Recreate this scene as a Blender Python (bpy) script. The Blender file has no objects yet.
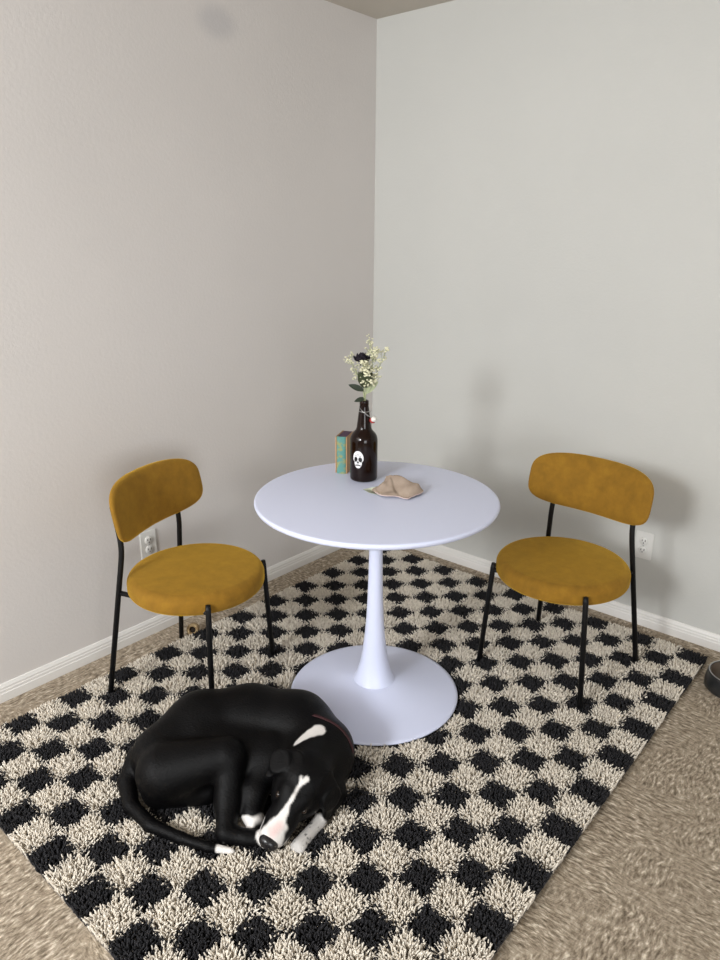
import bpy, bmesh, math, random
import numpy as np
from mathutils import Vector, Matrix

random.seed(7)
rng = np.random.default_rng(7)
PI = math.pi
C = bpy.context.scene.collection

# ---------------------------------------------------------------- helpers
def link(name, me, m=None, parent=None, smooth=True):
    o = bpy.data.objects.new(name, me)
    C.objects.link(o)
    if m is not None:
        for k in (m if isinstance(m, (list, tuple)) else [m]):
            me.materials.append(k)
    if smooth:
        me.polygons.foreach_set('use_smooth', [True] * len(me.polygons))
    if parent is not None:
        o.parent = parent
    return o

def obj(name, vf, m=None, parent=None, smooth=True):
    me = bpy.data.meshes.new(name)
    me.from_pydata([tuple(v) for v in vf[0]], [], [tuple(f) for f in vf[1]])
    me.validate(); me.update()
    return link(name, me, m, parent, smooth)

def fast_mesh(name, V, loops, sizes):
    me = bpy.data.meshes.new(name)
    me.vertices.add(len(V)); me.vertices.foreach_set('co', np.asarray(V, np.float32).ravel())
    me.loops.add(len(loops)); me.loops.foreach_set('vertex_index', np.asarray(loops, np.int32))
    sizes = np.asarray(sizes, np.int32)
    me.polygons.add(len(sizes))
    me.polygons.foreach_set('loop_start', np.concatenate([[0], np.cumsum(sizes)[:-1]]).astype(np.int32))
    me.update(calc_edges=True)
    return me

def thing(name, label, cat, loc=(0, 0, 0), rotz=0.0, group=None):
    o = bpy.data.objects.new(name, None); C.objects.link(o)
    o.empty_display_size = 0.05
    o.location = loc; o.rotation_euler = (0, 0, rotz)
    o['label'] = label; o['category'] = cat
    if group: o['group'] = group
    return o

def tag(o, label, cat, group=None):
    o['label'] = label; o['category'] = cat
    if group: o['group'] = group
    return o

def struct(o):
    o['kind'] = 'structure'
    return o

def dup(root, loc, rotz, label, group=None):
    r = root.copy(); C.objects.link(r)
    r.location = loc; r.rotation_euler = (0, 0, rotz)
    r['label'] = label
    if group: r['group'] = group
    for ch in list(root.children):
        c = ch.copy(); C.objects.link(c); c.parent = r
        for g in list(ch.children):
            d = g.copy(); C.objects.link(d); d.parent = c
    return r

def join(*parts):
    V, F = [], []
    for v, f in parts:
        n = len(V); V += [tuple(p) for p in v]; F += [tuple(i + n for i in q) for q in f]
    return V, F

def lathe(prof, n=64, cx=0.0, cy=0.0, cz=0.0):
    """profile [(r,z)...] turned about z; r=0 ends make poles"""
    V, F, rings = [], [], []
    for r, z in prof:
        if r < 1e-6:
            rings.append([len(V)]); V.append((cx, cy, cz + z))
        else:
            b = len(V); rings.append(list(range(b, b + n)))
            for k in range(n):
                a = 2 * PI * k / n
                V.append((cx + r * math.cos(a), cy + r * math.sin(a), cz + z))
    for A, B in zip(rings, rings[1:]):
        for k in range(n):
            k2 = (k + 1) % n
            if len(A) == 1 and len(B) == 1: continue
            if len(A) == 1: F.append((A[0], B[k2], B[k]))
            elif len(B) == 1: F.append((A[k], A[k2], B[0]))
            else: F.append((A[k], A[k2], B[k2], B[k]))
    return V, F

def tube(pts, rad, n=12, caps=True, closed=False):
    """round bar along a polyline; rad number or per-point list"""
    P = [Vector(p) for p in pts]; m = len(P)
    R = rad if isinstance(rad, (list, tuple)) else [rad] * m
    V, F = [], []
    ref = None
    for i, p in enumerate(P):
        if closed: t = (P[(i + 1) % m] - P[i - 1]).normalized()
        else: t = (P[min(i + 1, m - 1)] - P[max(i - 1, 0)]).normalized()
        if ref is None:
            ref = t.orthogonal().normalized()
        ref = (ref - t * ref.dot(t))
        ref = ref.normalized() if ref.length > 1e-6 else t.orthogonal().normalized()
        b = t.cross(ref)
        for k in range(n):
            a = 2 * PI * k / n
            V.append(tuple(p + (ref * math.cos(a) + b * math.sin(a)) * R[i]))
    for i in range(m if closed else m - 1):
        j = (i + 1) % m
        for k in range(n):
            k2 = (k + 1) % n
            F.append((i * n + k, i * n + k2, j * n + k2, j * n + k))
    if caps and not closed:
        F.append(tuple(range(n - 1, -1, -1))); F.append(tuple(range((m - 1) * n, m * n)))
    return V, F

def bend(pts, r, k=6):
    """round the inner corners of a polyline"""
    P = [Vector(p) for p in pts]; out = [P[0]]
    for i in range(1, len(P) - 1):
        a = (P[i - 1] - P[i]); b = (P[i + 1] - P[i])
        d = min(r, a.length * .45, b.length * .45)
        A = P[i] + a.normalized() * d; B = P[i] + b.normalized() * d
        for s in range(k + 1):
            t = s / k
            out.append(A * (1 - t) ** 2 + P[i] * 2 * t * (1 - t) + B * t * t)
    out.append(P[-1])
    return out

def box(x0, x1, y0, y1, z0, z1, bev=0.0):
    bm = bmesh.new(); bmesh.ops.create_cube(bm, size=1)
    for v in bm.verts:
        v.co = Vector(((x0 + x1) / 2 + v.co.x * (x1 - x0), (y0 + y1) / 2 + v.co.y * (y1 - y0), (z0 + z1) / 2 + v.co.z * (z1 - z0)))
    if bev: bmesh.ops.bevel(bm, geom=bm.edges[:], offset=bev, segments=2, affect='EDGES')
    bm.verts.index_update()
    r = [v.co.copy() for v in bm.verts], [tuple(v.index for v in f.verts) for f in bm.faces]
    bm.free(); return r

def ball(c, r, n=10, sq=(1, 1, 1)):
    prof = [(math.sin(PI * i / n) * r if 0 < i < n else 0.0, -math.cos(PI * i / n) * r) for i in range(n + 1)]
    V, F = lathe(prof, 2 * n)
    return [(c[0] + x * sq[0], c[1] + y * sq[1], c[2] + z * sq[2]) for x, y, z in V], F

def leaf(base, direction, length, width, up=(0, 0, 1), droop=0.2, n=8):
    """pointed folded leaf with thickness-free blade"""
    b = Vector(base); d = Vector(direction).normalized(); u = Vector(up)
    s = d.cross(u).normalized(); u = s.cross(d)
    V, F = [], []
    for i in range(n + 1):
        t = i / n
        w = width * .5 * (math.sin(PI * min(1, t * .93 + .07)) ** .8)
        c = b + d * (length * t) - u * (droop * length * t * t)
        V += [tuple(c - s * w + u * w * .35), tuple(c), tuple(c + s * w + u * w * .35)]
    for i in range(n):
        for k in (0, 1):
            F.append((i * 3 + k, i * 3 + k + 1, i * 3 + k + 4, i * 3 + k + 3))
    return V, F

# ---------------------------------------------------------------- materials
def mat(name, col, rough=.6, **kw):
    m = bpy.data.materials.new(name); m.use_nodes = True
    b = m.node_tree.nodes['Principled BSDF']
    b.inputs['Base Color'].default_value = (*col, 1); b.inputs['Roughness'].default_value = rough
    for k, v in kw.items(): b.inputs[k].default_value = v
    return m

class NT:
    def __init__(s, m): s.m = m; s.t = m.node_tree; s.b = s.t.nodes['Principled BSDF']
    def n(s, kind, **kw):
        nd = s.t.nodes.new(kind)
        for k, v in kw.items():
            if isinstance(k, str) and hasattr(nd, k): setattr(nd, k, v)
        return nd
    def l(s, a, b): s.t.links.new(a, b)
    def coord(s): return s.n('ShaderNodeTexCoord').outputs['Object']
    def noise(s, scale, detail=3, rough=.5, vec=None, dist=0.0):
        nd = s.n('ShaderNodeTexNoise')
        nd.inputs['Scale'].default_value = scale; nd.inputs['Detail'].default_value = detail
        nd.inputs['Roughness'].default_value = rough; nd.inputs['Distortion'].default_value = dist
        s.l(vec if vec is not None else s.coord(), nd.inputs['Vector']); return nd.outputs['Fac']
    def ramp(s, fac, stops):
        nd = s.n('ShaderNodeValToRGB'); e = nd.color_ramp.elements
        while len(e) < len(stops): e.new(.5)
        for k, (p, c) in zip(e, stops): k.position = p; k.color = (*c, 1)
        s.l(fac, nd.inputs['Fac']); return nd.outputs['Color']
    def mix(s, fac, a, b):
        nd = s.n('ShaderNodeMix', data_type='RGBA')
        for sock, v in ((nd.inputs[0], fac), (nd.inputs[6], a), (nd.inputs[7], b)):
            if isinstance(v, (int, float)): sock.default_value = v
            elif isinstance(v, tuple): sock.default_value = (*v, 1)
            else: s.l(v, sock)
        return nd.outputs[2]
    def bump(s, h, strength=.3, dist=.002):
        nd = s.n('ShaderNodeBump'); nd.inputs['Strength'].default_value = strength; nd.inputs['Distance'].default_value = dist
        s.l(h, nd.inputs['Height']); s.l(nd.outputs['Normal'], s.b.inputs['Normal'])
    def scale(s, vec, xyz, rot=(0, 0, 0)):
        nd = s.n('ShaderNodeMapping'); nd.inputs['Scale'].default_value = xyz; nd.inputs['Rotation'].default_value = rot
        s.l(vec, nd.inputs['Vector']); return nd.outputs['Vector']

def wall_mat(name, col, scuff=None):
    m = mat(name, col, .75); t = NT(m)
    big = t.noise(1.3, 3)
    c = t.ramp(big, [(.3, tuple(k * .97 for k in col)), (.7, tuple(min(1, k * 1.02) for k in col))])
    if scuff:
        vm = t.n('ShaderNodeVectorMath', operation='DISTANCE')
        t.l(t.scale(t.coord(), (1, .62, 1)), vm.inputs[0]); vm.inputs[1].default_value = (scuff[0], scuff[1] * .62, scuff[2])
        mr = t.n('ShaderNodeMapRange', interpolation_type='SMOOTHSTEP')
        mr.inputs['From Min'].default_value = scuff[3] * .3; mr.inputs['From Max'].default_value = scuff[3]
        mr.inputs['To Min'].default_value = .5; mr.inputs['To Max'].default_value = 0
        t.l(vm.outputs['Value'], mr.inputs['Value'])
        c = t.mix(mr.outputs['Result'], c, tuple(k * f for k, f in zip(col, (.70, .72, .77))))
    t.l(c, t.b.inputs['Base Color'])
    t.bump(t.noise(85, 4, .6), .28, .003)
    return m

def fabric_mat():
    m = mat('mustard_velvet', (.36, .18, .01), .9); t = NT(m)
    t.b.inputs['Sheen Weight'].default_value = .85; t.b.inputs['Sheen Roughness'].default_value = .4
    t.b.inputs['Sheen Tint'].default_value = (.9, .55, .04, 1)
    f = t.noise(22, 5, .65)
    t.l(t.ramp(f, [(.3, (.195, .094, .003)), (.55, (.250, .122, .005)), (.75, (.30, .152, .008))]), t.b.inputs['Base Color'])
    t.bump(t.noise(420, 3, .6), .35, .0012)
    return m

def carpet_mat():
    m = mat('carpet_loop', (.3, .25, .19), .95); t = NT(m)
    co = t.coord()
    wn = t.n('ShaderNodeTexNoise'); wn.inputs['Scale'].default_value = 9; wn.inputs['Detail'].default_value = 2
    t.l(co, wn.inputs['Vector'])
    ws = t.n('ShaderNodeVectorMath', operation='SCALE'); ws.inputs['Scale'].default_value = .035
    t.l(wn.outputs['Color'], ws.inputs[0])
    wa = t.n('ShaderNodeVectorMath', operation='ADD'); t.l(co, wa.inputs[0]); t.l(ws.outputs[0], wa.inputs[1])
    w = wa.outputs[0]
    s1 = t.noise(1, 3, .6, t.scale(w, (125, 44, 60), (0, 0, .35)))
    s2 = t.noise(1, 3, .6, t.scale(w, (46, 122, 60), (0, 0, -.2)))
    sel = t.noise(3.2, 2)
    selr = t.ramp(sel, [(.44, (0, 0, 0)), (.56, (1, 1, 1))])
    st = t.mix(selr, s1, s2)
    c = t.ramp(st, [(.30, (.115, .085, .056)), (.45, (.275, .220, .158)), (.57, (.42, .35, .265)), (.70, (.74, .65, .53))])
    t.l(c, t.b.inputs['Base Color'])
    t.bump(st, .8, .006)
    return m

M = {}
M['wall_left'] = wall_mat('painted_wall_left', (.63, .598, .575), (0, -.894, 2.253, .075))
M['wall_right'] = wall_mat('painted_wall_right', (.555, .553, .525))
M['ceiling'] = wall_mat('painted_ceiling', (.55, .51, .45))
M['trim'] = mat('white_trim_paint', (.74, .72, .69), .45)
M['carpet'] = carpet_mat()
M['velvet'] = fabric_mat()
M['black_metal'] = mat('black_powder_coat', (.0045, .0045, .005), .5, **{'Specular IOR Level': .25})
m = M['table'] = mat('white_lacquer', (.68, .720, .90), .38); t = NT(m); t.bump(t.noise(260, 2), .04, .0006)
M['plastic'] = mat('white_outlet_plastic', (.70, .69, .66), .4)
M['slot'] = mat('dark_slot', (.03, .025, .02), .6)
M['bottle'] = mat('brown_glass', (.0085, .0030, .0018), .10, **{'Specular IOR Level': .28})
M['skull_white'] = mat('white_print', (.78, .78, .78), .5)
M['skull_black'] = mat('black_print', (.008, .006, .006), .4)
M['wire'] = mat('steel_wire', (.55, .55, .55), .3, Metallic=1.0)
M['ceramic'] = mat('white_ceramic', (.75, .72, .66), .3)
M['red_rubber'] = mat('red_rubber', (.42, .03, .03), .5)
M['rose_black'] = mat('dried_black_rose', (.012, .007, .014), .8)
M['stem'] = mat('pale_green_stem', (.33, .36, .20), .7)
M['dark_leaf'] = mat('dark_green_leaf', (.022, .032, .018), .6)
M['olive_leaf'] = mat('olive_leaf', (.035, .045, .015), .6)
M['pale_leaf'] = mat('pale_green_leaf', (.30, .33, .20), .7)
M['blossom'] = mat('cream_blossom', (.74, .72, .52), .8)
M['sprig'] = mat('dry_sprig', (.36, .34, .22), .8)
m = M['book_teal'] = mat('teal_cover', (.07, .30, .27), .5); t = NT(m)
t.l(t.ramp(t.noise(55, 2), [(.50, (.11, .30, .275)), (.62, (.33, .34, .15))]), t.b.inputs['Base Color'])
M['book_plain'] = mat('teal_plain', (.09, .36, .33), .5)
M['book_orange'] = mat('orange_cover', (.50, .29, .13), .5)
M['book_cream'] = mat('cream_board', (.62, .50, .33), .6)
M['book_purple'] = mat('purple_edge', (.06, .02, .06), .6)
M['pages'] = mat('paper_pages', (.55, .50, .42), .8)
m = M['napkin'] = mat('beige_linen', (.47, .36, .285), .9); t = NT(m)
t.l(t.ramp(t.noise(30, 3), [(.3, (.31, .235, .18)), (.7, (.40, .315, .25))]), t.b.inputs['Base Color']); t.bump(t.noise(500, 2), .3, .001)
M['napkin_hem'] = mat('pale_pink_hem', (.60, .47, .44), .9)
M['tag_green'] = mat('pale_green_cloth', (.52, .56, .44), .8)
M['bowl'] = mat('dark_enamel', (.018, .019, .020), .3)
M['bowl_in'] = mat('brown_bowl_inside', (.10, .075, .055), .35)
m = M['bone'] = mat('tan_bone', (.46, .33, .17), .7); t = NT(m)
t.l(t.ramp(t.noise(60, 3), [(.35, (.28, .18, .08)), (.6, (.52, .38, .20))]), t.b.inputs['Base Color'])
M['hollow'] = mat('dark_hollow', (.02, .012, .006), .9)
M['backing'] = mat('rug_backing', (.16, .14, .12), .95)
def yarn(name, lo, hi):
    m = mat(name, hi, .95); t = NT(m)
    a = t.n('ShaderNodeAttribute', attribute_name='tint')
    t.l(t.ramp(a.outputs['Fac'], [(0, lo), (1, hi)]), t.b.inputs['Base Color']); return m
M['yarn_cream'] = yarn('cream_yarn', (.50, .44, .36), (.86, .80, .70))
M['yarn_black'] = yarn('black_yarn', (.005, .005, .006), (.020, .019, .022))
m = M['fur'] = mat('short_fur', (.01, .01, .011), .46); t = NT(m)
a = t.n('ShaderNodeVertexColor', layer_name='coat'); t.l(a.outputs['Color'], t.b.inputs['Base Color'])
t.b.inputs['Specular IOR Level'].default_value = .13
t.bump(t.noise(1, 4, .65, t.scale(t.coord(), (150, 260, 110), (.3, .2, .6))), .55, .003)
M['dog_nose'] = mat('wet_black_nose', (.012, .011, .012), .3)
M['dog_eye'] = mat('dark_eye', (.02, .012, .008), .06)
M['collar'] = mat('red_collar', (.035, .004, .006), .7)

# ---------------------------------------------------------------- the setting
H = 2.44
struct(obj('floor', box(-.12, 5.2, -6.0, .12, -.1, 0), M['carpet'], smooth=False))
struct(obj('wall_left', box(-.12, 0, -6.0, .12, 0, H), M['wall_left'], smooth=False))
struct(obj('wall_right', box(0, 5.2, 0, .12, 0, H), M['wall_right'], smooth=False))
struct(obj('ceiling', box(-.12, 5.2, -6.0, .12, H, H + .1), M['ceiling'], smooth=False))
BP = [(0, 0), (.0125, 0), (.0125, .036), (.0105, .040), (.0105, .050), (.0085, .054), (.0085, .062), (.006, .068), (.004, .074), (0, .077)]
BP = [(d, z * .85) for d, z in BP]
def baseboard(name, along):
    V, F = [], []
    n = len(BP)
    if along == 'y':
        for y in (-6.0, -.0126): V += [(d, y, z) for d, z in BP]
    else:
        for x in (0.0, 5.2): V += [(x, -d, z) for d, z in BP]
    for k in range(n - 1): F.append((k, k + 1, n + k + 1, n + k))
    F.append(tuple(range(n))); F.append(tuple(range(n, 2 * n)))
    return struct(obj(name, (V, F), M['trim'], smooth=False))
baseboard('baseboard_left', 'y'); baseboard('baseboard_right', 'x')

# ---------------------------------------------------------------- wall outlets
def outlet(label, loc, rz):
    t = thing('wall_outlet', label, 'outlet', loc, rz)           # local +x points out of the wall
    obj('cover_plate', box(0, .0065, -.036, .036, -.058, .058, .0025), M['plastic'], t, False)
    for s in (1, -1):
        so = obj('socket', lathe([(0, 0), (.0165, 0), (.0165, .004), (.0155, .005), (0, .005)], 24), M['plastic'], t)
        so.location = (.0062, 0, s * .0195); so.rotation_euler = (0, PI / 2, 0)
        # slots seen on the face (local z of the socket is out of the wall, local x points down)
        for y, hgt in ((-.0062, .0075), (.0062, .009)):
            obj('slot', box(-.003 - hgt / 2, -.003 + hgt / 2, y - .0013, y + .0013, .0045, .0056), M['slot'], so, False)
        obj('ground_hole', lathe([(0, .0045), (.0024, .0045), (.0024, .0056), (0, .0056)], 12, .0072, 0, 0), M['slot'], so)
    sc = obj('screw', lathe([(0, 0), (.003, 0), (.003, .001), (0, .0015)], 12), M['wire'], t)
    sc.location = (.0062, 0, 0); sc.rotation_euler = (0, PI / 2, 0)
    return t
outlet('white wall outlet on left wall, seen behind the left mustard chair', (0, -1.369, .385), 0)
outlet('white wall outlet on right wall, beside the rear leg of the right chair', (1.442, 0, .351), -PI / 2)

# ---------------------------------------------------------------- rug
RX0, RX1, RY0, RY1, NI, NJ = .168, 1.768, -2.247, -.120, 17, 23
TBX, TBY = .952, -1.124                                           # table axis
def make_rug():
    t = thing('shag_rug', 'black and cream checkerboard shag rug lying under table, chairs and dog', 'rug', ((RX0 + RX1) / 2, (RY0 + RY1) / 2, 0))
    cx, cy = t.location.x, t.location.y
    obj('backing', box(RX0 - cx, RX1 - cx, RY0 - cy, RY1 - cy, .0, .006, .002), M['backing'], t, False)
    pw, ph = (RX1 - RX0) / NI, (RY1 - RY0) / NJ
    per = 18
    gi, gj = np.meshgrid(np.arange(NI * per), np.arange(NJ * per), indexing='ij')
    n = gi.size
    u = (gi.ravel() + .5 + rng.uniform(-.48, .48, n)) / per; v = (gj.ravel() + .5 + rng.uniform(-.48, .48, n)) / per
    i = np.clip(np.floor(u), 0, NI - 1); j = np.clip(np.floor(v), 0, NJ - 1)
    fu = u - i - .5; fv = v - j - .5                              # -.5..+.5 in the cell
    black = ((i + j) % 2) == 0
    x = RX0 + u * pw; y = RY1 - v * ph
    k = np.maximum(np.abs(fu), np.abs(fv)) * 2
    L = np.where(black, .027, .029) * (1 - .22 * k ** 3) * rng.uniform(.85, 1.15, n)
    lean = np.where(black, .005, .0085)
    dx = fu * 2 * lean * np.abs(fu * 2) ** .6 + rng.normal(0, .0062, n)
    dy = -fv * 2 * lean * np.abs(fv * 2) ** .6 + rng.normal(0, .0062, n)
    # keep the tips inside the bound edges of the rug
    lo = .004
    dx = np.clip(x + dx, RX0 - lo, RX1 + lo) - x; dy = np.clip(y + dy, RY0 - lo, RY1 + lo) - y
    # pile pressed flat under the table foot and under the dog
    d = np.hypot(x - TBX, y - TBY)
    press = np.clip((d - .291) / .012, 0, 1)
    cyaw, syaw = math.cos(DOG_YAW), math.sin(DOG_YAW)
    lx = (x - DOG_LOC[0]) * cyaw + (y - DOG_LOC[1]) * syaw; ly = -(x - DOG_LOC[0]) * syaw + (y - DOG_LOC[1]) * cyaw
    e = np.minimum(((lx - .02) / .27) ** 2 + ((ly - .06) / .16) ** 2, ((lx - .2) / .10) ** 2 + ((ly + .12) / .11) ** 2)
    press = np.minimum(press, np.clip((e - .8) / .3, .0, 1))
    top = .004 + L * (.12 + .88 * press); top = np.where(press < 1, np.minimum(top, .004 + L), top)
    r0 = rng.uniform(.0019, .0028, n)
    ang = rng.uniform(0, 2 * PI, n)
    S = 5
    lev = [(0.0, 1.0, 0.0), (.45, 1.05, .22), (.80, 1.0, .68), (.96, .62, .95)]
    wob = rng.normal(0, .0016, (n, 2))
    V = np.zeros((n, len(lev) * S + 1, 3), np.float32)
    for q, (h, rr, dd) in enumerate(lev):
        for s in range(S):
            a = ang + 2 * PI * s / S
            V[:, q * S + s, 0] = x + dx * dd + wob[:, 0] * math.sin(PI * h) + np.cos(a) * r0 * rr
            V[:, q * S + s, 1] = y + dy * dd + wob[:, 1] * math.sin(PI * h) + np.sin(a) * r0 * rr
            V[:, q * S + s, 2] = .004 + (top - .004) * h
    V[:, -1, 0] = x + dx; V[:, -1, 1] = y + dy; V[:, -1, 2] = top
    V[:, :, 0] -= cx; V[:, :, 1] -= cy
    m = V.shape[1]; quads, tris = [], []
    for q in range(len(lev) - 1):
        for s in range(S):
            quads.append((q * S + s, q * S + (s + 1) % S, (q + 1) * S + (s + 1) % S, (q + 1) * S + s))
    for s in range(S): tris.append(((len(lev) - 1) * S + s, (len(lev) - 1) * S + (s + 1) % S, m - 1))
    per_loop = np.array([a for q in quads for a in q] + [a for q in tris for a in q])
    per_size = np.array([4] * len(quads) + [3] * len(tris))
    loops = (np.arange(n)[:, None] * m + per_loop[None, :]).ravel()
    me = fast_mesh('pile', V.reshape(-1, 3), loops, np.tile(per_size, n))
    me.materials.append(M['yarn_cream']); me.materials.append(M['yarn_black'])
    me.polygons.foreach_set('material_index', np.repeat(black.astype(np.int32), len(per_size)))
    at = me.attributes.new('tint', 'FLOAT', 'POINT')
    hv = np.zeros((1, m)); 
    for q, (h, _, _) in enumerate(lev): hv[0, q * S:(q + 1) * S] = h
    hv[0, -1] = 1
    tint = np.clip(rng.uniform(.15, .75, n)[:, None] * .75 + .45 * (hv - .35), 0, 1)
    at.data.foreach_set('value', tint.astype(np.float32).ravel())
    link('pile', me, None, t)
    return t

DOG_LOC = (0.915, -1.700, 0.0)
DOG_YAW = 0.7080
DOG_LIMBS = [
    ((-0.214, -0.021, 0.105, 0.088), (-0.122, 0.081, 0.12, 0.105), 0.030),
    ((-0.122, 0.081, 0.12, 0.105), (0.018, 0.111, 0.12, 0.108), 0.030),
    ((0.018, 0.111, 0.12, 0.108), (0.162, 0.079, 0.12, 0.108), 0.030),
    ((0.162, 0.079, 0.12, 0.108), (0.247, -0.001, 0.11, 0.091), 0.030),
    ((-0.095, -0.014, 0.1, 0.085), (0.141, -0.047, 0.095, 0.08), 0.030),
    ((0.233, -0.004, 0.13, 0.075), (0.207, -0.119, 0.14, 0.068), 0.030),
    ((0.262, -0.016, 0.08, 0.065), (0.26, -0.107, 0.055, 0.048), 0.030),
    ((-0.182, -0.107, 0.12, 0.082), (-0.015, -0.095, 0.165, 0.052), 0.018),
    ((-0.007, -0.097, 0.16, 0.045), (-0.002, -0.167, 0.08, 0.036), 0.014),
    ((-0.002, -0.167, 0.08, 0.036), (0.004, -0.241, 0.045, 0.026), 0.014),
    ((0.005, -0.243, 0.04, 0.027), (0.058, -0.251, 0.035, 0.022), 0.010),
    ((0.058, -0.251, 0.035, 0.022), (0.1, -0.252, 0.033, 0.024), 0.010),
    ((-0.203, -0.109, 0.06, 0.05), (-0.079, -0.1, 0.06, 0.045), 0.020),
    ((0.103, -0.035, 0.13, 0.05), (0.064, -0.136, 0.08, 0.038), 0.012),
    ((0.064, -0.136, 0.08, 0.038), (0.064, -0.182, 0.055, 0.03), 0.012),
    ((0.064, -0.184, 0.05, 0.028), (0.075, -0.202, 0.04, 0.027), 0.010),
    ((0.285, -0.105, 0.05, 0.034), (0.245, -0.194, 0.034, 0.017), 0.010),
    ((0.245, -0.194, 0.034, 0.017), (0.198, -0.27, 0.032, 0.018), 0.010),
    ((-0.283, -0.016, 0.09, 0.04), (-0.304, -0.079, 0.06, 0.027), 0.008),
    ((-0.304, -0.079, 0.06, 0.027), (-0.271, -0.153, 0.045, 0.021), 0.008),
    ((-0.271, -0.153, 0.045, 0.021), (-0.203, -0.214, 0.04, 0.018), 0.008),
    ((-0.203, -0.214, 0.04, 0.018), (-0.113, -0.255, 0.038, 0.015), 0.008),
    ((-0.113, -0.255, 0.038, 0.015), (-0.035, -0.282, 0.036, 0.013), 0.008),
    ((-0.035, -0.282, 0.036, 0.013), (0.028, -0.292, 0.034, 0.008), 0.008),
    ((0.191, -0.258, 0.032, 0.009), (0.18, -0.271, 0.028, 0.008), 0.003),
    ((0.198, -0.262, 0.032, 0.009), (0.187, -0.278, 0.028, 0.008), 0.003),
    ((0.204, -0.266, 0.032, 0.009), (0.195, -0.283, 0.028, 0.008), 0.003),
    ((0.211, -0.271, 0.032, 0.009), (0.204, -0.286, 0.028, 0.008), 0.003),
    ((0.062, -0.209, 0.038, 0.011), (0.067, -0.225, 0.034, 0.01), 0.003),
    ((0.071, -0.204, 0.038, 0.011), (0.079, -0.221, 0.034, 0.01), 0.003),
    ((0.079, -0.199, 0.038, 0.011), (0.09, -0.215, 0.034, 0.01), 0.003),
    ((0.088, -0.194, 0.038, 0.011), (0.099, -0.207, 0.034, 0.01), 0.003),
    ((0.093, -0.266, 0.033, 0.011), (0.109, -0.271, 0.029, 0.01), 0.003),
    ((0.093, -0.256, 0.033, 0.011), (0.112, -0.259, 0.029, 0.01), 0.003),
    ((0.094, -0.247, 0.033, 0.011), (0.113, -0.247, 0.029, 0.01), 0.003),
    ((0.095, -0.237, 0.033, 0.011), (0.111, -0.235, 0.029, 0.01), 0.003),
]
HEAD_O, HEAD_A, HEAD_S, HEAD_U = (0.202, -0.165, 0.14), (-0.48, -0.72, -0.501), (-0.863, 0.286, 0.417), (0.157, -0.632, 0.759)
HEAD_LEN = 0.156
DOG_WHITE = [
    ((0.002, -0.289, 0.036, 0.017), (0.055, -0.298, 0.034, 0.012)),
    ((0.177, -0.079, 0.2, 0.01), (0.236, -0.036, 0.2, 0.021)),
    ((0.243, -0.198, 0.034, 0.024), (0.182, -0.292, 0.032, 0.03)),
    ((0.055, -0.214, 0.045, 0.024), (0.077, -0.2, 0.045, 0.024)),
]
COLLAR_C = (0.244, 0.003, 0.128)
COLLAR_N = (-0.037, -0.122, 0.012)

make_rug()

# ---------------------------------------------------------------- table
def make_table():
    t = thing('pedestal_table', 'round white pedestal table with trumpet stem in the corner', 'table', (TBX, TBY, .012))
    R = .387
    obj('tabletop', lathe([(0, .714), (R - .03, .714), (R - .010, .7155), (R - .003, .7200), (R, .7280), (R - .001, .732), (R - .004, .7345), (R - .008, .735), (0, .735)], 128), M['table'], t)
    prof = [(.0, .06), (.0745, .062), (.0720, .0665), (.0675, .074), (.0620, .086), (.0555, .106), (.0480, .135), (.0408, .180), (.0347, .235), (.0300, .29), (.0262, .37), (.0237, .45), (.0225, .53), (.0225, .60), (.0240, .66), (.0265, .695), (.030, .713), (0, .713)]
    obj('stem', lathe(prof, 64), M['table'], t)
    B = .291
    obj('base', lathe([(0, .009), (B - .012, .009), (B - .003, .011), (B, .0145), (B - .002, .0185), (B - .012, .0205), (.20, .034), (.13, .051), (.09, .062), (.07, .067), (0, .069)], 128), M['table'], t)
    obj('mounting_plate', lathe([(0, .703), (.075, .703), (.079, .706), (.079, .7125), (0, .7125)], 48), M['table'], t)
    return t
make_table()

# ---------------------------------------------------------------- chairs
def seat_pad():
    r, zt, th = .2305, .457, .072
    prof = [(0, zt - th)]
    for k in range(9):
        a = -PI / 2 + k / 8 * PI / 2
        prof.append((r - .022 + .022 * math.cos(a), zt - th + .022 + .022 * math.sin(a)))
    for k in range(1, 10):
        a = k / 9 * PI / 2
        prof.append((r - .030 + .030 * math.cos(a), zt - .034 + .030 * math.sin(a)))
    prof += [(.15, zt - .0025), (.08, zt - .0005), (0, zt)]
    return lathe(prof, 72)

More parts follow.
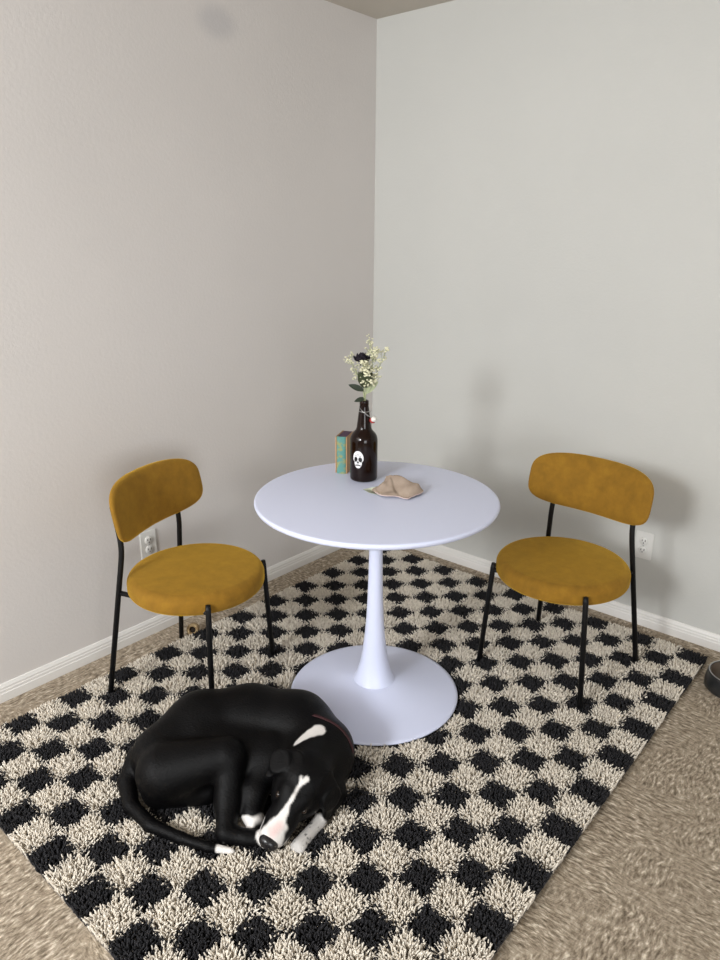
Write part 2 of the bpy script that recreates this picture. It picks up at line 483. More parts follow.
def back_pad():
    bx, bw, bh, bz, bk, tilt, bt, n = -.155, .2355, .0985, .686, 1.12, .192, .054, 3.7
    V, F = [], []
    K, A = 10, 72
    def pt(q, k, side):
        c, s = math.cos(q), math.sin(q)
        y = bw * math.copysign(abs(c) ** (2 / n), c); z = bh * math.copysign(abs(s) ** (2 / n), s)
        f = math.sin(k / K * PI / 2)
        half = bt / 2 * math.cos(k / K * PI / 2) ** .75 if k < K else 0
        y *= f; z *= f
        return (bx - bt / 2 + bk * y * y - tilt * z + side * half, y, bz + z)
    for side in (1, -1):
        base = len(V)
        V.append(pt(0, 0, side))
        for k in range(1, K + 1):
            V += [pt(2 * PI * a / A, k, side) for a in range(A)]
        for a in range(A):
            b = (a + 1) % A
            tri = (base, base + 1 + a, base + 1 + b)
            F.append(tri if side > 0 else tri[::-1])
            for k in range(1, K):
                q = (base + 1 + (k - 1) * A + a, base + 1 + k * A + a, base + 1 + k * A + b, base + 1 + (k - 1) * A + b)
                F.append(q if side > 0 else q[::-1])
    bm = bmesh.new(); vs = [bm.verts.new(v) for v in V]
    for f in F: bm.faces.new([vs[i] for i in f])
    bmesh.ops.remove_doubles(bm, verts=bm.verts[:], dist=.0004)
    bmesh.ops.recalc_face_normals(bm, faces=bm.faces[:])
    bm.verts.index_update()
    r = [v.co.copy() for v in bm.verts], [tuple(v.index for v in f.verts) for f in bm.faces]
    bm.free(); return r

def make_chair(loc, rz, label, group):
    t = thing('dining_chair', label, 'chair', loc, rz, group)
    obj('seat', seat_pad(), M['velvet'], t)
    obj('backrest', back_pad(), M['velvet'], t)
    for s in (1, -1):
        obj('leg', tube([(.169, s * .209, .008), (.1605, s * .181, .412), (.160, s * .1795, .429)], [.0092, .0092, .008], 14), M['black_metal'], t)
    for s in (1, -1):
        path = bend([(-.244, s * .212, .008), (-.169, s * .158, .564), (-.196, s * .153, .700)], .05)
        obj('leg', tube(path, .0092, 14), M['black_metal'], t)
    for s in (1, -1):                                             # flat bars that carry the seat between the legs
        obj('seat_bar', tube(bend([(-.191, s * .172, .402), (-.10, s * .150, .386), (.10, s * .150, .386), (.160, s * .180, .402)], .03), .0085, 10), M['black_metal'], t)
    obj('cross_bar', tube([(0.0, -.150, .385), (0.0, .150, .385)], .0085, 10), M['black_metal'], t)
    return t
GC = 'mustard chairs at the round table'
CH = make_chair((.4312, -1.4569, 0), .3404, 'mustard velvet chair with black legs by the left wall, behind the dog', GC)
dup(CH, (1.3468, -.5613, 0), 4.6297, 'mustard velvet chair with black legs near the right wall, right of the table', GC)

# ---------------------------------------------------------------- things on the table
TZ = .747
BX, BY = .807, -1.018                                               # bottle axis
BR = .0465
def make_bottle():
    t = thing('glass_bottle', 'brown glass swing-top bottle with white skull print, holding dried flowers', 'bottle', (BX, BY, TZ))
    prof = [(0, .004), (.03, .002), (.040, .0005), (.0448, .003), (.0465, .009), (.0465, .132), (.0460, .142), (.0435, .152), (.0385, .161), (.0320, .168), (.0270, .174), (.0245, .182), (.0222, .200), (.0190, .226), (.0155, .249), (.0145, .257), (.0152, .259), (.0152, .269), (.0140, .272), (.0107, .272), (.0100, .252), (.012, .23), (.0, .19)]
    obj('glass', lathe(prof, 64), M['bottle'], t)
    # direction towards the room from the bottle; the print sits a little left of it
    ang = math.atan2(-2.779 - BY, 2.299 - BX) - .42
    W, Hh = .019, .030
    def on(u, v, off): a = ang + u / BR; return ((BR + off) * math.cos(a), (BR + off) * math.sin(a), .080 + v)
    def skull(u, v):
        u = abs(u) / W; v = v / Hh
        if v > -.05: return (u ** 2) + ((v - .15) / .85) ** 2 < 1
        if v > -.35: return u < .97 - (-.05 - v) * .9
        w = .80 - (-.35 - v) * .62
        return v > -.97 and u < w and (u / .70) ** 2 + ((v + .35) / .64) ** 2 < 1
    def holes(u, v):
        a, b = abs(u) / W, v / Hh
        eye = ((a - .42 + .15 * (b - .02)) / .34) ** 2 + ((b - .02) / .28) ** 2 < 1
        nose = -.40 < b < -.16 and a < .07 + (-.16 - b) * .65
        teeth = -.68 < b + .25 * a * a < -.55 and a < .50
        brow = abs(b - .50 - .1 * math.cos(a * 9)) < .03 and a < .5
        cheek = ((a - .78) / .12) ** 2 + ((b + .30) / .10) ** 2 < 1
        return eye or nose or teeth or brow or cheek
    def raster(fn, off):
        nu, nv = 66, 104; V, F, idx = [], [], {}
        def vi(i, j):
            if (i, j) not in idx:
                idx[(i, j)] = len(V); V.append(on((i / nu - .5) * 2.1 * W, (j / nv - .5) * 2.1 * Hh, off))
            return idx[(i, j)]
        for i in range(nu):
            for j in range(nv):
                if fn(((i + .5) / nu - .5) * 2.1 * W, ((j + .5) / nv - .5) * 2.1 * Hh):
                    F.append((vi(i, j), vi(i + 1, j), vi(i + 1, j + 1), vi(i, j + 1)))
        return V, F
    pr = obj('skull_print', raster(skull, .0004), M['skull_white'], t)
    pr['label'] = 'white skull print on the bottle'
    obj('skull_features', raster(lambda u, v: skull(u, v) and holes(u, v), .0008), M['skull_black'], pr)
    # wire bail: collar round the neck and a loop hanging to the right with the stopper
    rx, ry = math.cos(.708), math.sin(.708)                       # right as the room sees it
    fx, fy = ry, -rx
    w = join(tube([(.0172 * math.cos(a), .0172 * math.sin(a), .236) for a in np.linspace(0, 2 * PI, 24, endpoint=False)], .0012, 6, closed=True),
             tube([(-rx * .017 + fx * .004, -ry * .017 + fy * .004, .250), (fx * .019 - rx * .006, fy * .019 - ry * .006, .240), (rx * .012 + fx * .024, ry * .012 + fy * .024, .226), (rx * .030 + fx * .016, ry * .030 + fy * .016, .214)], .0012, 6),
             tube([(rx * .017, ry * .017, .236), (rx * .024, ry * .024, .232), (rx * .030 + fx * .016, ry * .030 + fy * .016, .214)], .0012, 6))
    obj('wire_bail', w, M['wire'], t)
    st = obj('stopper', lathe([(0, -.008), (.006, -.008), (.009, -.004), (.0095, .003), (.007, .008), (0, .010)], 20), M['ceramic'], t)
    st.location = (rx * .032 + fx * .016, ry * .032 + fy * .016, .212); st.rotation_euler = (.5, .9, .3)
    obj('gasket', lathe([(.0055, -.0125), (.0100, -.012), (.0105, -.009), (.0095, -.0065), (.006, -.0065), (.0055, -.0125)], 20), M['red_rubber'], st)
    return t
make_bottle()

# flowers: every stem is rooted in the bottle mouth; local frame r = right, f = towards the room, z up
fr = (math.cos(.708), math.sin(.708)); ff = (math.sin(.708), -math.cos(.708))
def bl(r, f, z): return (r * fr[0] + f * ff[0], r * fr[1] + f * ff[1], z)
def curve(pts, k=10):
    P = [Vector(p) for p in pts]; out = []
    for i in range(len(P) - 1):
        p0, p1, p2, p3 = P[max(i - 1, 0)], P[i], P[i + 1], P[min(i + 2, len(P) - 1)]
        for s in range(k):
            q = s / k
            out.append(.5 * ((2 * p1) + (p2 - p0) * q + (2 * p0 - 5 * p1 + 4 * p2 - p3) * q * q + (3 * p1 - p0 - 3 * p2 + p3) * q ** 3))
    out.append(P[-1]); return out
def rose():
    t = thing('dried_rose', 'nearly black dried rose with dark pointed leaves, standing in the bottle', 'flower', (BX, BY, TZ))
    top = bl(-.008, .004, .398)
    obj('stem', tube(curve([bl(0, .002, .215), bl(-.001, .003, .29), bl(.001, .005, .36), top]), .0019, 8), M['stem'], t)
    fs = []
    random.seed(3)
    for k in range(26):                                           # petals in a spiral, each a cupped blade
        a = k * 2.4; ring = k / 26
        d = (math.cos(a) * (.2 + 1.0 * ring), math.sin(a) * (.2 + 1.0 * ring), 1.2 - ring * .8)
        fs.append(leaf((top[0] + math.cos(a) * .004 * ring, top[1] + math.sin(a) * .004 * ring, top[2] + .002), d, .028 + .004 * ring, .019 + .006 * ring, (math.cos(a), math.sin(a), .2), .25, 6))
    fs.append(ball((top[0], top[1], top[2] + .013), .0125, 8, (1, 1, 1.2)))
    obj('bloom', join(*fs), M['rose_black'], t)
    cal = [leaf((top[0], top[1], top[2] - .002), (math.cos(a), math.sin(a), -.25), .018, .006, droop=.3) for a in (0, 1.3, 2.5, 3.8, 5.0)]
    obj('calyx', join(*cal), M['dark_leaf'], t)
    for base, d, ln, w in ((bl(-.001, .004, .305), (-.95, .25, .42), .056, .020), (bl(0, .003, .280), (-.8, .5, -.18), .038, .015), (bl(0, .005, .345), (.35, .6, .8), .045, .022)):
        o = obj('leaf', leaf(base, bl(*d), ln, w, bl(.1, 1, .35), .10), M['dark_leaf'], t)
    # broad cup of olive leaves under the blossoms
    for k, a in enumerate((-1.0, -.45, .1, .55, 1.0)):
        obj('leaf', leaf(bl(.002, .006, .315), bl(math.sin(a) * .45, .25 + .12 * math.cos(k * 2.1), 1.0), .062, .026, bl(0, 1, .2), .06), M['olive_leaf'], t)
    return t
rose()
def sprig(label, tip, bow, nb, spread, seed, blossoms=True, size=.0030):
    random.seed(seed)
    t = thing('babys_breath', label, 'flower', (BX, BY, TZ), group='dried sprigs in the bottle')
    root = bl(.002 * (seed % 3 - 1), .003 * (seed % 2), .22)
    main = curve([root, bl(.002 * (seed % 3 - 1), .002, .285), bl(*bow), bl(*tip)])
    parts = [tube(main, .0010, 6)]; bl_pts = []
    n = len(main)
    for b in range(nb):
        i = int(n * (.48 + .50 * b / nb)); p = main[i]
        q = p + Vector((random.uniform(-1, 1), random.uniform(-1, 1), random.uniform(.25, 1.3))).normalized() * spread * random.uniform(.6, 1.15)
        mid = (p + q) / 2 + Vector((0, 0, .003))
        parts.append(tube([p, mid, q], .00055, 5))
        for s in range(4):
            e = q + Vector((random.uniform(-1, 1), random.uniform(-1, 1), random.uniform(-.3, 1))).normalized() * spread * .42
            parts.append(tube([mid if s % 2 else q, e], .00045, 4)); bl_pts.append(e)
        bl_pts.append(q)
    obj('stem', join(*parts), M['sprig'] if not blossoms else M['stem'], t)
    bs = []
    for e in bl_pts:
        r = random.uniform(.7, 1.25) * size
        bs.append(ball(e, r, 4))
        for k in range(5):
            a = k * 1.257 + random.random()
            bs.append(ball((e[0] + math.cos(a) * r, e[1] + math.sin(a) * r, e[2] + random.uniform(-.4, .8) * r), r * .62, 3))
    o = obj('blossoms', join(*bs), M['blossom'] if blossoms else M['sprig'], t); o['kind'] = 'stuff'
    return t
sprig('cream sprig of tiny blossoms right beside the black rose, fullest of the bunch', (.032, .006, .425), (.018, .008, .35), 30, .026, 11, size=.0026)
sprig('cream blossom sprig low in front, just under the black rose', (-.004, .020, .385), (.004, .016, .345), 16, .022, 12)
sprig('thin cream sprig leaning left past the black rose', (-.048, .000, .405), (-.024, .004, .36), 13, .024, 13, size=.0022)
sprig('tallest wispy sprig, rising above the black rose', (.018, -.010, .450), (.012, -.004, .38), 16, .028, 14, size=.0021)
sprig('wispy sprig leaning furthest right over the napkin side', (.066, .000, .425), (.036, .004, .355), 16, .026, 15, size=.0024)
def pale_blade():
    t = thing('dried_leaf_stem', 'pale green dried leaf stem at right in the bottle mouth', 'leaf', (BX, BY, TZ))
    obj('stem', tube([bl(.003, 0, .22), bl(.005, .002, .29), bl(.010, .002, .310)], .0013, 6), M['stem'], t)
    for a in (.3, .75): obj('leaf', leaf(bl(.006, .003, .295), bl(math.sin(a), .15, math.cos(a)), .058, .017, bl(0, 1, .2), .1), M['pale_leaf'], t)
pale_blade()

# small book standing on end behind the bottle
def book():
    t = thing('small_book', 'small teal and orange book standing upright behind the brown bottle', 'book', (.710, -1.023, TZ), .45)
    w, d, h = .042, .090, .132                                    # thickness (x), depth (y), height
    obj('cover', box(-w / 2, -w / 2 + .0042, -.004, d, 0, h, .0015), M['book_orange'], t, False)
    obj('cover', box(w / 2 - .0042, w / 2, -.004, d, 0, h, .0015), M['book_orange'], t, False)
    V, F = [], []
    n = 10
    for z in (0, h):
        for k in range(n + 1):
            a = PI * k / n
            V.append((-math.cos(a) * (w / 2 - .0042), -math.sin(a) * .007, z))
        for k in range(n + 1):
            a = PI * (n - k) / n
            V.append((-math.cos(a) * (w / 2 - .008), .003 - math.sin(a) * .004, z))
    m = 2 * n + 2
    for k in range(m): F.append((k, (k + 1) % m, m + (k + 1) % m, m + k))
    for z in (0, 1):
        for k in range(n): F.append((z * m + k, z * m + k + 1, z * m + m - 2 - k, z * m + m - 1 - k))
    sp = obj('spine', (V, F), M['book_teal'], t)
    pg = obj('pages', box(-w / 2 + .0062, w / 2 - .0062, .004, d - .004, .003, h - .003), M['pages'], t, False)
    obj('head_edge', box(-w / 2 + .0064, w / 2 - .0064, .006, d - .005, h - .0031, h - .0018), M['book_purple'], pg, False)
    return t
book()

# crumpled napkin
def napkin():
    NX, NY = 64, 48
    sx, sy = .146, .120
    def ridge(u, v, px, py, qx, qy, w, h):
        dx, dy = qx - px, qy - py; l2 = dx * dx + dy * dy
        s = max(0, min(1, ((u - px) * dx + (v - py) * dy) / l2))
        e = math.hypot(u - px - s * dx, v - py - s * dy)
        return h * math.exp(-(e / w) ** 2) * (1 - .35 * s)
    def fold(u, v, px, py, qx, qy, hp_, hq_, wf, wb):
        dx, dy = qx - px, qy - py; ln = math.hypot(dx, dy)
        s = ((u - px) * dx + (v - py) * dy) / ln ** 2
        e = ((v - py) * dx - (u - px) * dy) / ln
        over = max(0, -s, s - 1) * ln
        h = hp_ + (hq_ - hp_) * max(0, min(1, s))
        return h * max(0, 1 - math.hypot(e / (wb if e > 0 else wf), over / .030))
    V, F = [], []
    for i in range(NX + 1):
        for j in range(NY + 1):
            a, b = i / NX * 2 - 1, j / NY * 2 - 1
            u = a * sx / 2 * (1 - .16 * b * b) + .012 * b + .008 * math.sin(3 * b + a)
            v = b * sy / 2 * (1 - .25 * a * a * (1 if a < 0 else .2)) - .010 * a + .006 * math.sin(4 * a)
            z = max(fold(u, v, -.030, .030, .066, .000, .047, .030, .066, .026), fold(u, v, -.052, .054, -.030, .032, .034, .042, .020, .018),
                    fold(u, v, -.028, .028, -.004, -.050, .046, .008, .040, .030))
            z += ridge(u, v, -.07, .0, -.03, -.02, .012, .006)
            z += .0030 * math.sin(70 * u + 40 * v) + .0024 * math.sin(95 * v - 60 * u) 
            edge = min(1 - abs(a), 1 - abs(b))
            z = max(.0015, z * min(1, .25 + edge * 4) + .004)
            V.append((u, v, z))
    W = NY + 1
    for i in range(NX):
        for j in range(NY): F.append((i * W + j, (i + 1) * W + j, (i + 1) * W + j + 1, i * W + j + 1))
    o = obj('cloth_napkin', (V, F), M['napkin'])
    o.location = (.978, -1.052, TZ + .0002); o.rotation_euler = (0, 0, .708 - .16)
    sm = o.modifiers.new('thickness', 'SOLIDIFY'); sm.thickness = .0016; sm.offset = 1
    tag(o, 'crumpled beige cloth napkin on the white table, right of the bottle', 'napkin')
    # hem along the near and right borders
    idx = [i * W for i in range(NX + 1)] + [NX * W + j for j in range(W)]
    hem = tube([(V[k][0], V[k][1], V[k][2] + .0016) for k in idx], .0017, 6)
    obj('hem', hem, M['napkin_hem'], o)
    # pale corner of lining folded out near the bottle
    LV = [(-.112, .004, .001), (-.086, -.026, .001), (-.048, -.046, .002), (-.036, -.004, .012), (-.075, .012, .008)]
    obj('folded_corner', (LV + [(x, y, z + .0012) for x, y, z in LV], [(0, 1, 2, 3, 4), (9, 8, 7, 6, 5), (0, 1, 6, 5), (1, 2, 7, 6), (2, 3, 8, 7), (3, 4, 9, 8), (4, 0, 5, 9)]), M['tag_green'], o)
napkin()

# ---------------------------------------------------------------- floor items
def bowl():
    t = thing('pet_bowl', 'dark round pet bowl on carpet at the right edge', 'bowl', (1.892, -.246, 0))
    obj('bowl_shell', lathe([(0, .004), (.070, .004), (.078, 0), (.088, 0), (.0935, .006), (.094, .02), (.088, .058), (.0865, .064), (.083, .066), (.079, .064)], 72), M['bowl'], t)
    obj('bowl_inside', lathe([(.0795, .0645), (.074, .040), (.064, .020), (.045, .014), (0, .013)], 72), M['bowl_in'], t)
    obj('rim', tube([(.0832 * math.cos(a), .0832 * math.sin(a), .0655) for a in np.linspace(0, 2 * PI, 64, endpoint=False)], .0022, 8, closed=True), M['wire'], t)
bowl()
def chew():
    t = thing('chew_toy', 'small tan hollow chew toy on carpet beside rug, under the left chair', 'toy', (.136, -1.284, 0), .5)
    prof = [(.013, -.020), (.018, -.021), (.0225, -.018), (.0215, -.004), (.0225, .006), (.0245, .015), (.0215, .021), (.016, .0215), (.0125, .019), (.012, -.015), (.013, -.020)]
    o = obj('chew_ring', lathe(prof, 32), M['bone'], t)
    o.location = (0, 0, .0245); o.rotation_euler = (1.25, .1, .25)
    obj('hollow', lathe([(0, -.012), (.0126, -.012), (.0126, .010), (0, .010)], 24), M['hollow'], o)
chew()

# ---------------------------------------------------------------- the dog
def surface_nets(v, origin, h):
    nx, ny, nz = v.shape
    ins = v < 0
    pos = np.zeros((nx - 1, ny - 1, nz - 1, 3), np.float32); cnt = np.zeros((nx - 1, ny - 1, nz - 1), np.float32)
    offs = [(a, b, c) for a in (0, 1) for b in (0, 1) for c in (0, 1)]
    def sub(A, o): return A[o[0]:nx - 1 + o[0], o[1]:ny - 1 + o[1], o[2]:nz - 1 + o[2]]
    for o in offs:
        for ax in range(3):
            if o[ax]: continue
            o2 = list(o); o2[ax] = 1
            a, b = sub(v, o), sub(v, o2)
            cr = (a < 0) != (b < 0)
            tt = np.where(cr, a / np.where(cr, a - b, 1), 0)
            p = np.array(o, np.float32)
            for d in range(3): pos[..., d] += np.where(cr, p[d] + (tt if d == ax else 0), 0)
            cnt += cr
    act = cnt > 0
    idx = -np.ones(act.shape, np.int64); idx[act] = np.arange(act.sum())
    ii = np.argwhere(act)
    V = (ii + pos[act] / cnt[act][:, None]) * h + np.array(origin)
    quads = []
    for ax in range(3):
        sl = [slice(1, -1)] * 3; sl[ax] = slice(0, -1)
        s2 = list(sl); s2[ax] = slice(1, None)
        a = ins[tuple(sl)]; b = ins[tuple(s2)]
        e = np.argwhere(a != b); fl = a[a != b]
        base = e.copy()
        for d in range(3):
            if d != ax: base[:, d] += 1
        u, w = (ax + 1) % 3, (ax + 2) % 3
        def cell(du, dw):
            q = base.copy(); q[:, u] += du; q[:, w] += dw
            return idx[q[:, 0], q[:, 1], q[:, 2]]
        Q = np.stack([cell(-1, -1), cell(0, -1), cell(0, 0), cell(-1, 0)], 1)
        Q[~fl] = Q[~fl][:, ::-1]
        quads.append(Q)
    Q = np.concatenate(quads); Q = Q[(Q >= 0).all(1)]
    return V, Q

def make_dog():
    t = thing('dog', 'black dog with white face blaze curled up asleep on the checkered rug', 'dog', DOG_LOC, DOG_YAW)
    O, A, S_, U = map(np.array, (HEAD_O, HEAD_A, HEAD_S, HEAD_U))
    def hp(a, s, u): return O + A * a + S_ * s + U * u
    k = HEAD_LEN / .172
    prims = []                                                    # (pa, ra, pb, rb, blend)
    for a, b, q in DOG_LIMBS: prims.append((np.array(a[:3]), a[3], np.array(b[:3]), b[3], q))
    def H(a, r, b, r2, q=.014): prims.append((hp(*[c * k for c in a]), r * k, hp(*[c * k for c in b]), r2 * k, q))
    H((-.005, 0, -.015), .078, (.03, 0, -.022), .070, .02)        # skull
    for s in (1, -1):
        H((.030, s * .034, -.028), .046, (.058, s * .026, -.030), .038)   # cheeks
        H((.040, s * .026, .026), .022, (.055, s * .030, .016), .018, .012)   # brows
        H((.115, s * .017, -.012), .030, (.158, s * .015, -.014), .025, .012)   # lips
    H((.060, 0, .000), .048, (.155, 0, -.004), .037)              # muzzle
    H((.020, 0, -.050), .046, (.145, 0, -.034), .026)             # jaw
    lo, hi, h = np.array([-.36, -.36, .004]), np.array([.42, .27, .27]), .0038
    nx, ny, nz = np.ceil((hi - lo) / h).astype(int)
    gx, gy, gz = np.meshgrid(*[lo[d] + h * np.arange(m, dtype=np.float32) for d, m in zip(range(3), (nx, ny, nz))], indexing='ij')
    gx, gy, gz = gx.astype(np.float32), gy.astype(np.float32), gz.astype(np.float32)
    F = np.full(gx.shape, 1.0, np.float32)
    def cap(pa, ra, pb, rb, X, Y, Z):
        d = pb - pa; l2 = float(d @ d)
        tt = np.clip(((X - pa[0]) * d[0] + (Y - pa[1]) * d[1] + (Z - pa[2]) * d[2]) / l2, 0, 1)
        return np.sqrt((X - pa[0] - tt * d[0]) ** 2 + (Y - pa[1] - tt * d[1]) ** 2 + (Z - pa[2] - tt * d[2]) ** 2) - (ra + (rb - ra) * tt)
    def smin(a, b, q):
        hh = np.clip(q - np.abs(a - b), 0, None) / q
        return np.minimum(a, b) - hh * hh * q * .25
    for pa, ra, pb, rb, q in prims:
        m0 = np.minimum(pa - ra, pb - rb) - q - .02; m1 = np.maximum(pa + ra, pb + rb) + q + .02
        i0 = np.clip(((m0 - lo) / h).astype(int), 0, None); i1 = np.minimum(((m1 - lo) / h).astype(int) + 2, (nx, ny, nz))
        s = tuple(slice(a, b) for a, b in zip(i0, i1))
        F[s] = smin(F[s], cap(pa, ra, pb, rb, gx[s], gy[s], gz[s]).astype(np.float32), q)
    def carve(p, q, r, depth):                                    # soft crease, e.g. between thigh and flank
        m0 = np.minimum(p, q) - r * 2; m1 = np.maximum(p, q) + r * 2
        i0 = np.clip(((m0 - lo) / h).astype(int), 0, None); i1 = np.minimum(((m1 - lo) / h).astype(int) + 2, (nx, ny, nz))
        s = tuple(slice(a, b) for a, b in zip(i0, i1))
        d = cap(p, 0, q, 0, gx[s], gy[s], gz[s]); F[s] += depth * np.exp(-(d / r) ** 2)
    for s in (1, -1):                                             # eye sockets
        carve(hp(.062 * k, s * .043 * k, .012 * k), hp(.075 * k, s * .036 * k, .012 * k), .012, .006)
    carve(hp(.188 * k, 0, -.022 * k), hp(.150 * k, 0, -.03 * k), .006, .003)
    # folded ears: thin flaps
    def ear(root, mid, tip, nrm, th):
        r, m_, t_, nn = (hp(*[c * k for c in q]) for q in (root, mid, tip, nrm)); nn = (nn - O); nn /= np.linalg.norm(nn)
        for pa, ra, pb, rb in ((r, .030 * k, m_, .034 * k), (m_, .034 * k, t_, .012 * k)):
            d = pb - pa; l2 = float(d @ d)
            m0 = np.minimum(pa, pb) - .07; m1 = np.maximum(pa, pb) + .07
            i0 = np.clip(((m0 - lo) / h).astype(int), 0, None); i1 = np.minimum(((m1 - lo) / h).astype(int) + 2, (nx, ny, nz))
            s = tuple(slice(a, b) for a, b in zip(i0, i1))
            X, Y, Z = gx[s] - pa[0], gy[s] - pa[1], gz[s] - pa[2]
            tt = np.clip((X * d[0] + Y * d[1] + Z * d[2]) / l2, 0, 1)
            X, Y, Z = X - tt * d[0], Y - tt * d[1], Z - tt * d[2]
            w = X * nn[0] + Y * nn[1] + Z * nn[2]
            rad = np.sqrt(np.clip(X * X + Y * Y + Z * Z - w * w, 0, None)) - (ra + (rb - ra) * tt)
            F[s] = smin(F[s], np.maximum(rad, np.abs(w) - th) - .002, .006)
    ear((-.030, .052, .030), (-.010, .088, .018), (.030, .096, -.004), (.1, .55, .8), .004)
    ear((-.030, -.056, .024), (-.006, -.094, -.006), (.034, -.108, -.046), (.1, -.8, .55), .004)
    V, Q = surface_nets(F, lo, h)
    # ---- coat colours, painted on the surface where the markings are
    def dcap(pa, ra, pb, rb): return cap(np.array(pa), ra, np.array(pb), rb, V[:, 0], V[:, 1], V[:, 2])
    wob = .0005 * np.sin(V[:, 0] * 310 + V[:, 2] * 170) + .0005 * np.sin(V[:, 1] * 370 - V[:, 0] * 120)
    white = np.full(len(V), 1.0)
    for a, b in DOG_WHITE: white = np.minimum(white, dcap(a[:3], a[3], b[:3], b[3]))
    for a, ra, b, rb in (((.000, -.004, .066), .009, (.020, .004, .060), .006), ((.002, .012, .066), .005, (.020, .004, .060), .006), ((.020, .004, .060), .0062, (.080, .004, .046), .0052), ((.080, .004, .046), .0055, (.122, .002, .036), .016),
                         ((.135, 0, .012), .030, (.175, 0, .0), .038), ((.145, .02, -.02), .03, (.17, .015, -.02), .03), ((.145, -.02, -.02), .026, (.17, -.015, -.02), .03)):
        white = np.minimum(white, dcap(hp(*[c * k for c in a]), ra * k, hp(*[c * k for c in b]), rb * k))
    wf = np.clip(.5 - (white + wob) / .004, 0, 1)[:, None]
    pink = np.clip(1 - np.maximum(0, dcap(hp(.138 * k, -.002, .030 * k), .006, hp(.160 * k, .004, .026 * k), .008)) / .012, 0, 1)[:, None]
    black = np.array([[.0020, .0019, .0022]]); wh = np.array([[.72, .69, .66]])
    wcol = wh * (1 - pink * .65) + np.array([[.62, .40, .38]]) * pink * .65
    # dark ticking on the right forepaw
    near = np.argwhere((V[:, 0] > .17) & (V[:, 1] < -.19) & (V[:, 2] < .075))[:, 0]
    tick = np.zeros(len(V), bool)
    for q in rng.choice(near, 60, replace=False):
        tick |= ((V - V[q]) ** 2).sum(1) < rng.uniform(.0018, .0042) ** 2
    tick = tick[:, None]
    paw = dcap(*[(c[:3], c[3]) for c in DOG_WHITE[2]][0], *[(c[:3], c[3]) for c in DOG_WHITE[2]][1])[:, None] < .0
    onhead = np.minimum(dcap(hp(.10 * k, 0, 0), .05, hp(.17 * k, 0, 0), .045), 1)[:, None] < 0
    wcol = np.where(paw & ~onhead & (V[:, 0:1] > .17), wcol * .72, wcol)
    wcol = np.where(tick & paw & ~onhead, wcol * .28, wcol)
    col = black * (1 - wf) + wcol * wf
    me = fast_mesh('body', V, Q.ravel(), np.full(len(Q), 4))
    ca = me.color_attributes.new('coat', 'FLOAT_COLOR', 'POINT')
    ca.data.foreach_set('color', np.concatenate([col, np.ones((len(V), 1))], 1).astype(np.float32).ravel())
    bm = bmesh.new(); bm.from_mesh(me)
    for _ in range(3): bmesh.ops.smooth_vert(bm, verts=bm.verts[:], factor=.5, use_axis_x=True, use_axis_y=True, use_axis_z=True)
    bm.to_mesh(me); bm.free()
    body = link('body', me, M['fur'], t)
    hv = lambda *q: tuple(hp(*[c * k for c in q]))
    rotm = Matrix((S_, A, U)).transposed().to_4x4()               # columns: side, along, up
    def local(name, vf, m, at, par=t):
        o = obj(name, vf, m, par); o.matrix_local = Matrix.Translation(Vector(hv(*at))) @ rotm; return o
    ns = join(ball((0, 0, 0), .0270 * k, 10, (1.1, .70, .85)), ball((.010 * k, .004, .001), .010 * k, 6), ball((-.010 * k, .004, .001), .010 * k, 6))
    no = local('nose', ns, M['dog_nose'], (.186, 0, .008))
    obj('nostril', ball((.011 * k, .0150 * k, .001), .0040 * k, 6), M['hollow'], no); obj('nostril', ball((-.011 * k, .0150 * k, .001), .0040 * k, 6), M['hollow'], no)
    for s in (1, -1):
        local('eye', ball((0, 0, 0), .0105 * k, 10, (1, 1, .8)), M['dog_eye'], (.066, s * .041, .017))
    # collar round the neck, mostly sunk in the fur
    c, nrm = Vector(COLLAR_C), Vector(COLLAR_N).normalized()
    e1 = nrm.orthogonal().normalized(); e2 = nrm.cross(e1)
    def radius(d):                                                # distance from the neck axis to the coat
        for q in np.arange(.03, .16, .002):
            p = np.array(c) + np.array(d) * q
            ix = ((p - lo) / h).round().astype(int)
            if (ix < 0).any() or (ix >= (nx, ny, nz)).any() or F[tuple(ix)] > 0: return q
        return .16
    NP = 64; cr = []
    for a in range(NP):
        d = e1 * math.cos(2 * PI * a / NP) + e2 * math.sin(2 * PI * a / NP); cr.append(min(radius(d), .098))
    cr = [sum(cr[(a + q) % NP] for q in range(-3, 4)) / 7 for a in range(NP)]
    Vc, Fc = [], []
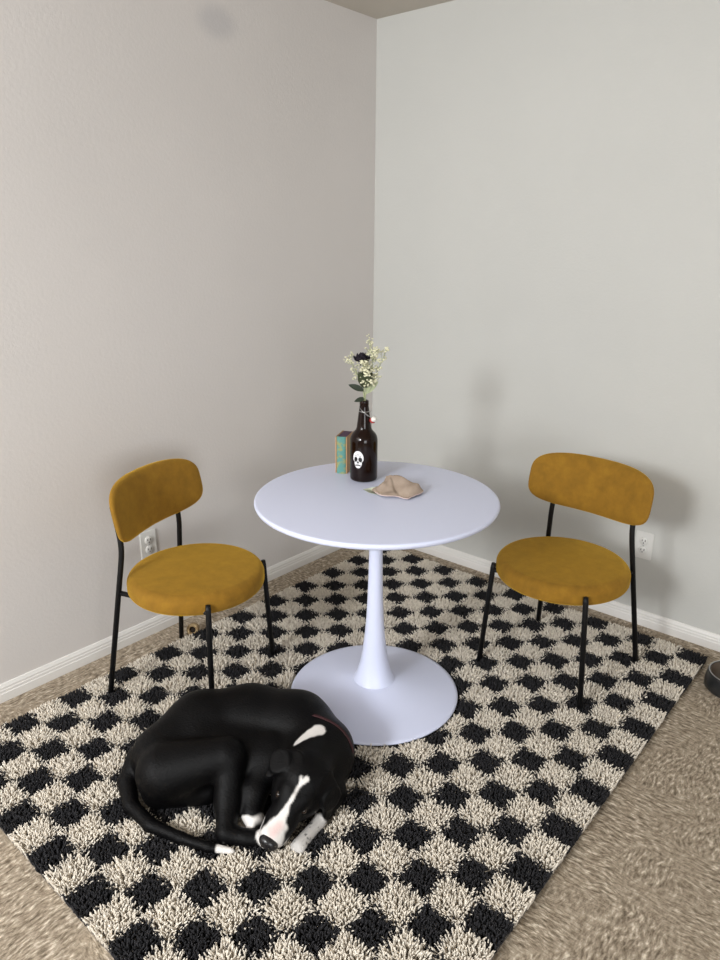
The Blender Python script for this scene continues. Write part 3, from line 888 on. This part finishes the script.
    for a in range(NP):
        d = e1 * math.cos(2 * PI * a / NP) + e2 * math.sin(2 * PI * a / NP)
        for off, sh in ((-.006, -.005), (.0004, -.004), (.0004, .004), (-.006, .005)):
            Vc.append(tuple(c + d * (cr[a] + off) + nrm * sh))
    for a in range(NP):
        b = (a + 1) % NP
        for q in range(4): Fc.append((a * 4 + q, b * 4 + q, b * 4 + (q + 1) % 4, a * 4 + (q + 1) % 4))
    obj('collar', (Vc, Fc), M['collar'], t, False)
    return t
make_dog()

# ---------------------------------------------------------------- camera, light, world
sc = bpy.context.scene
cam = bpy.data.cameras.new('camera'); co = bpy.data.objects.new('camera', cam); C.objects.link(co)
cam.sensor_fit = 'VERTICAL'; cam.sensor_height = 24.0; cam.lens = 712.94 / 960 * 24.0; cam.clip_start = .02
yaw, pitch, roll = .707956539, .322422308, .00648480163
co.matrix_world = Matrix.Translation((2.29867, -2.77939, 1.51327)) @ Matrix.Rotation(yaw, 4, 'Z') @ Matrix.Rotation(PI / 2 - pitch, 4, 'X') @ Matrix.Rotation(roll, 4, 'Z')
sc.camera = co

def area(name, loc, target, sx, sy, power, col):
    l = bpy.data.lights.new(name, 'AREA'); l.shape = 'RECTANGLE'; l.size = sx; l.size_y = sy; l.energy = power; l.color = col
    o = bpy.data.objects.new(name, l); C.objects.link(o); o.location = loc
    o.rotation_euler = (Vector(target) - Vector(loc)).to_track_quat('-Z', 'Y').to_euler(); return o
area('window_daylight', (1.42, -5.1, 2.2), (1.15, 0, .7), .62, .72, 108, (.95, .98, 1.0))
area('left_fill', (.75, -4.5, 1.9), (.55, -1.9, 0), 1.3, 1.2, 38, (.97, .98, 1.0))  # added soft fill to brighten the front-left carpet, no known window there
area('side_fill', (5.0, -4.3, 1.3), (0, -2.2, .4), 2.0, 1.6, 84, (.96, .98, 1.0))  # broad fill put in to lift the left wall, not an actual window
w = bpy.data.worlds.new('room_ambient'); sc.world = w; w.use_nodes = True
w.node_tree.nodes['Background'].inputs['Color'].default_value = (1.0, .98, .96, 1); w.node_tree.nodes['Background'].inputs['Strength'].default_value = .37
sc.view_settings.view_transform = 'Standard'
sc.view_settings.look = 'None'
sc.view_settings.exposure = 0
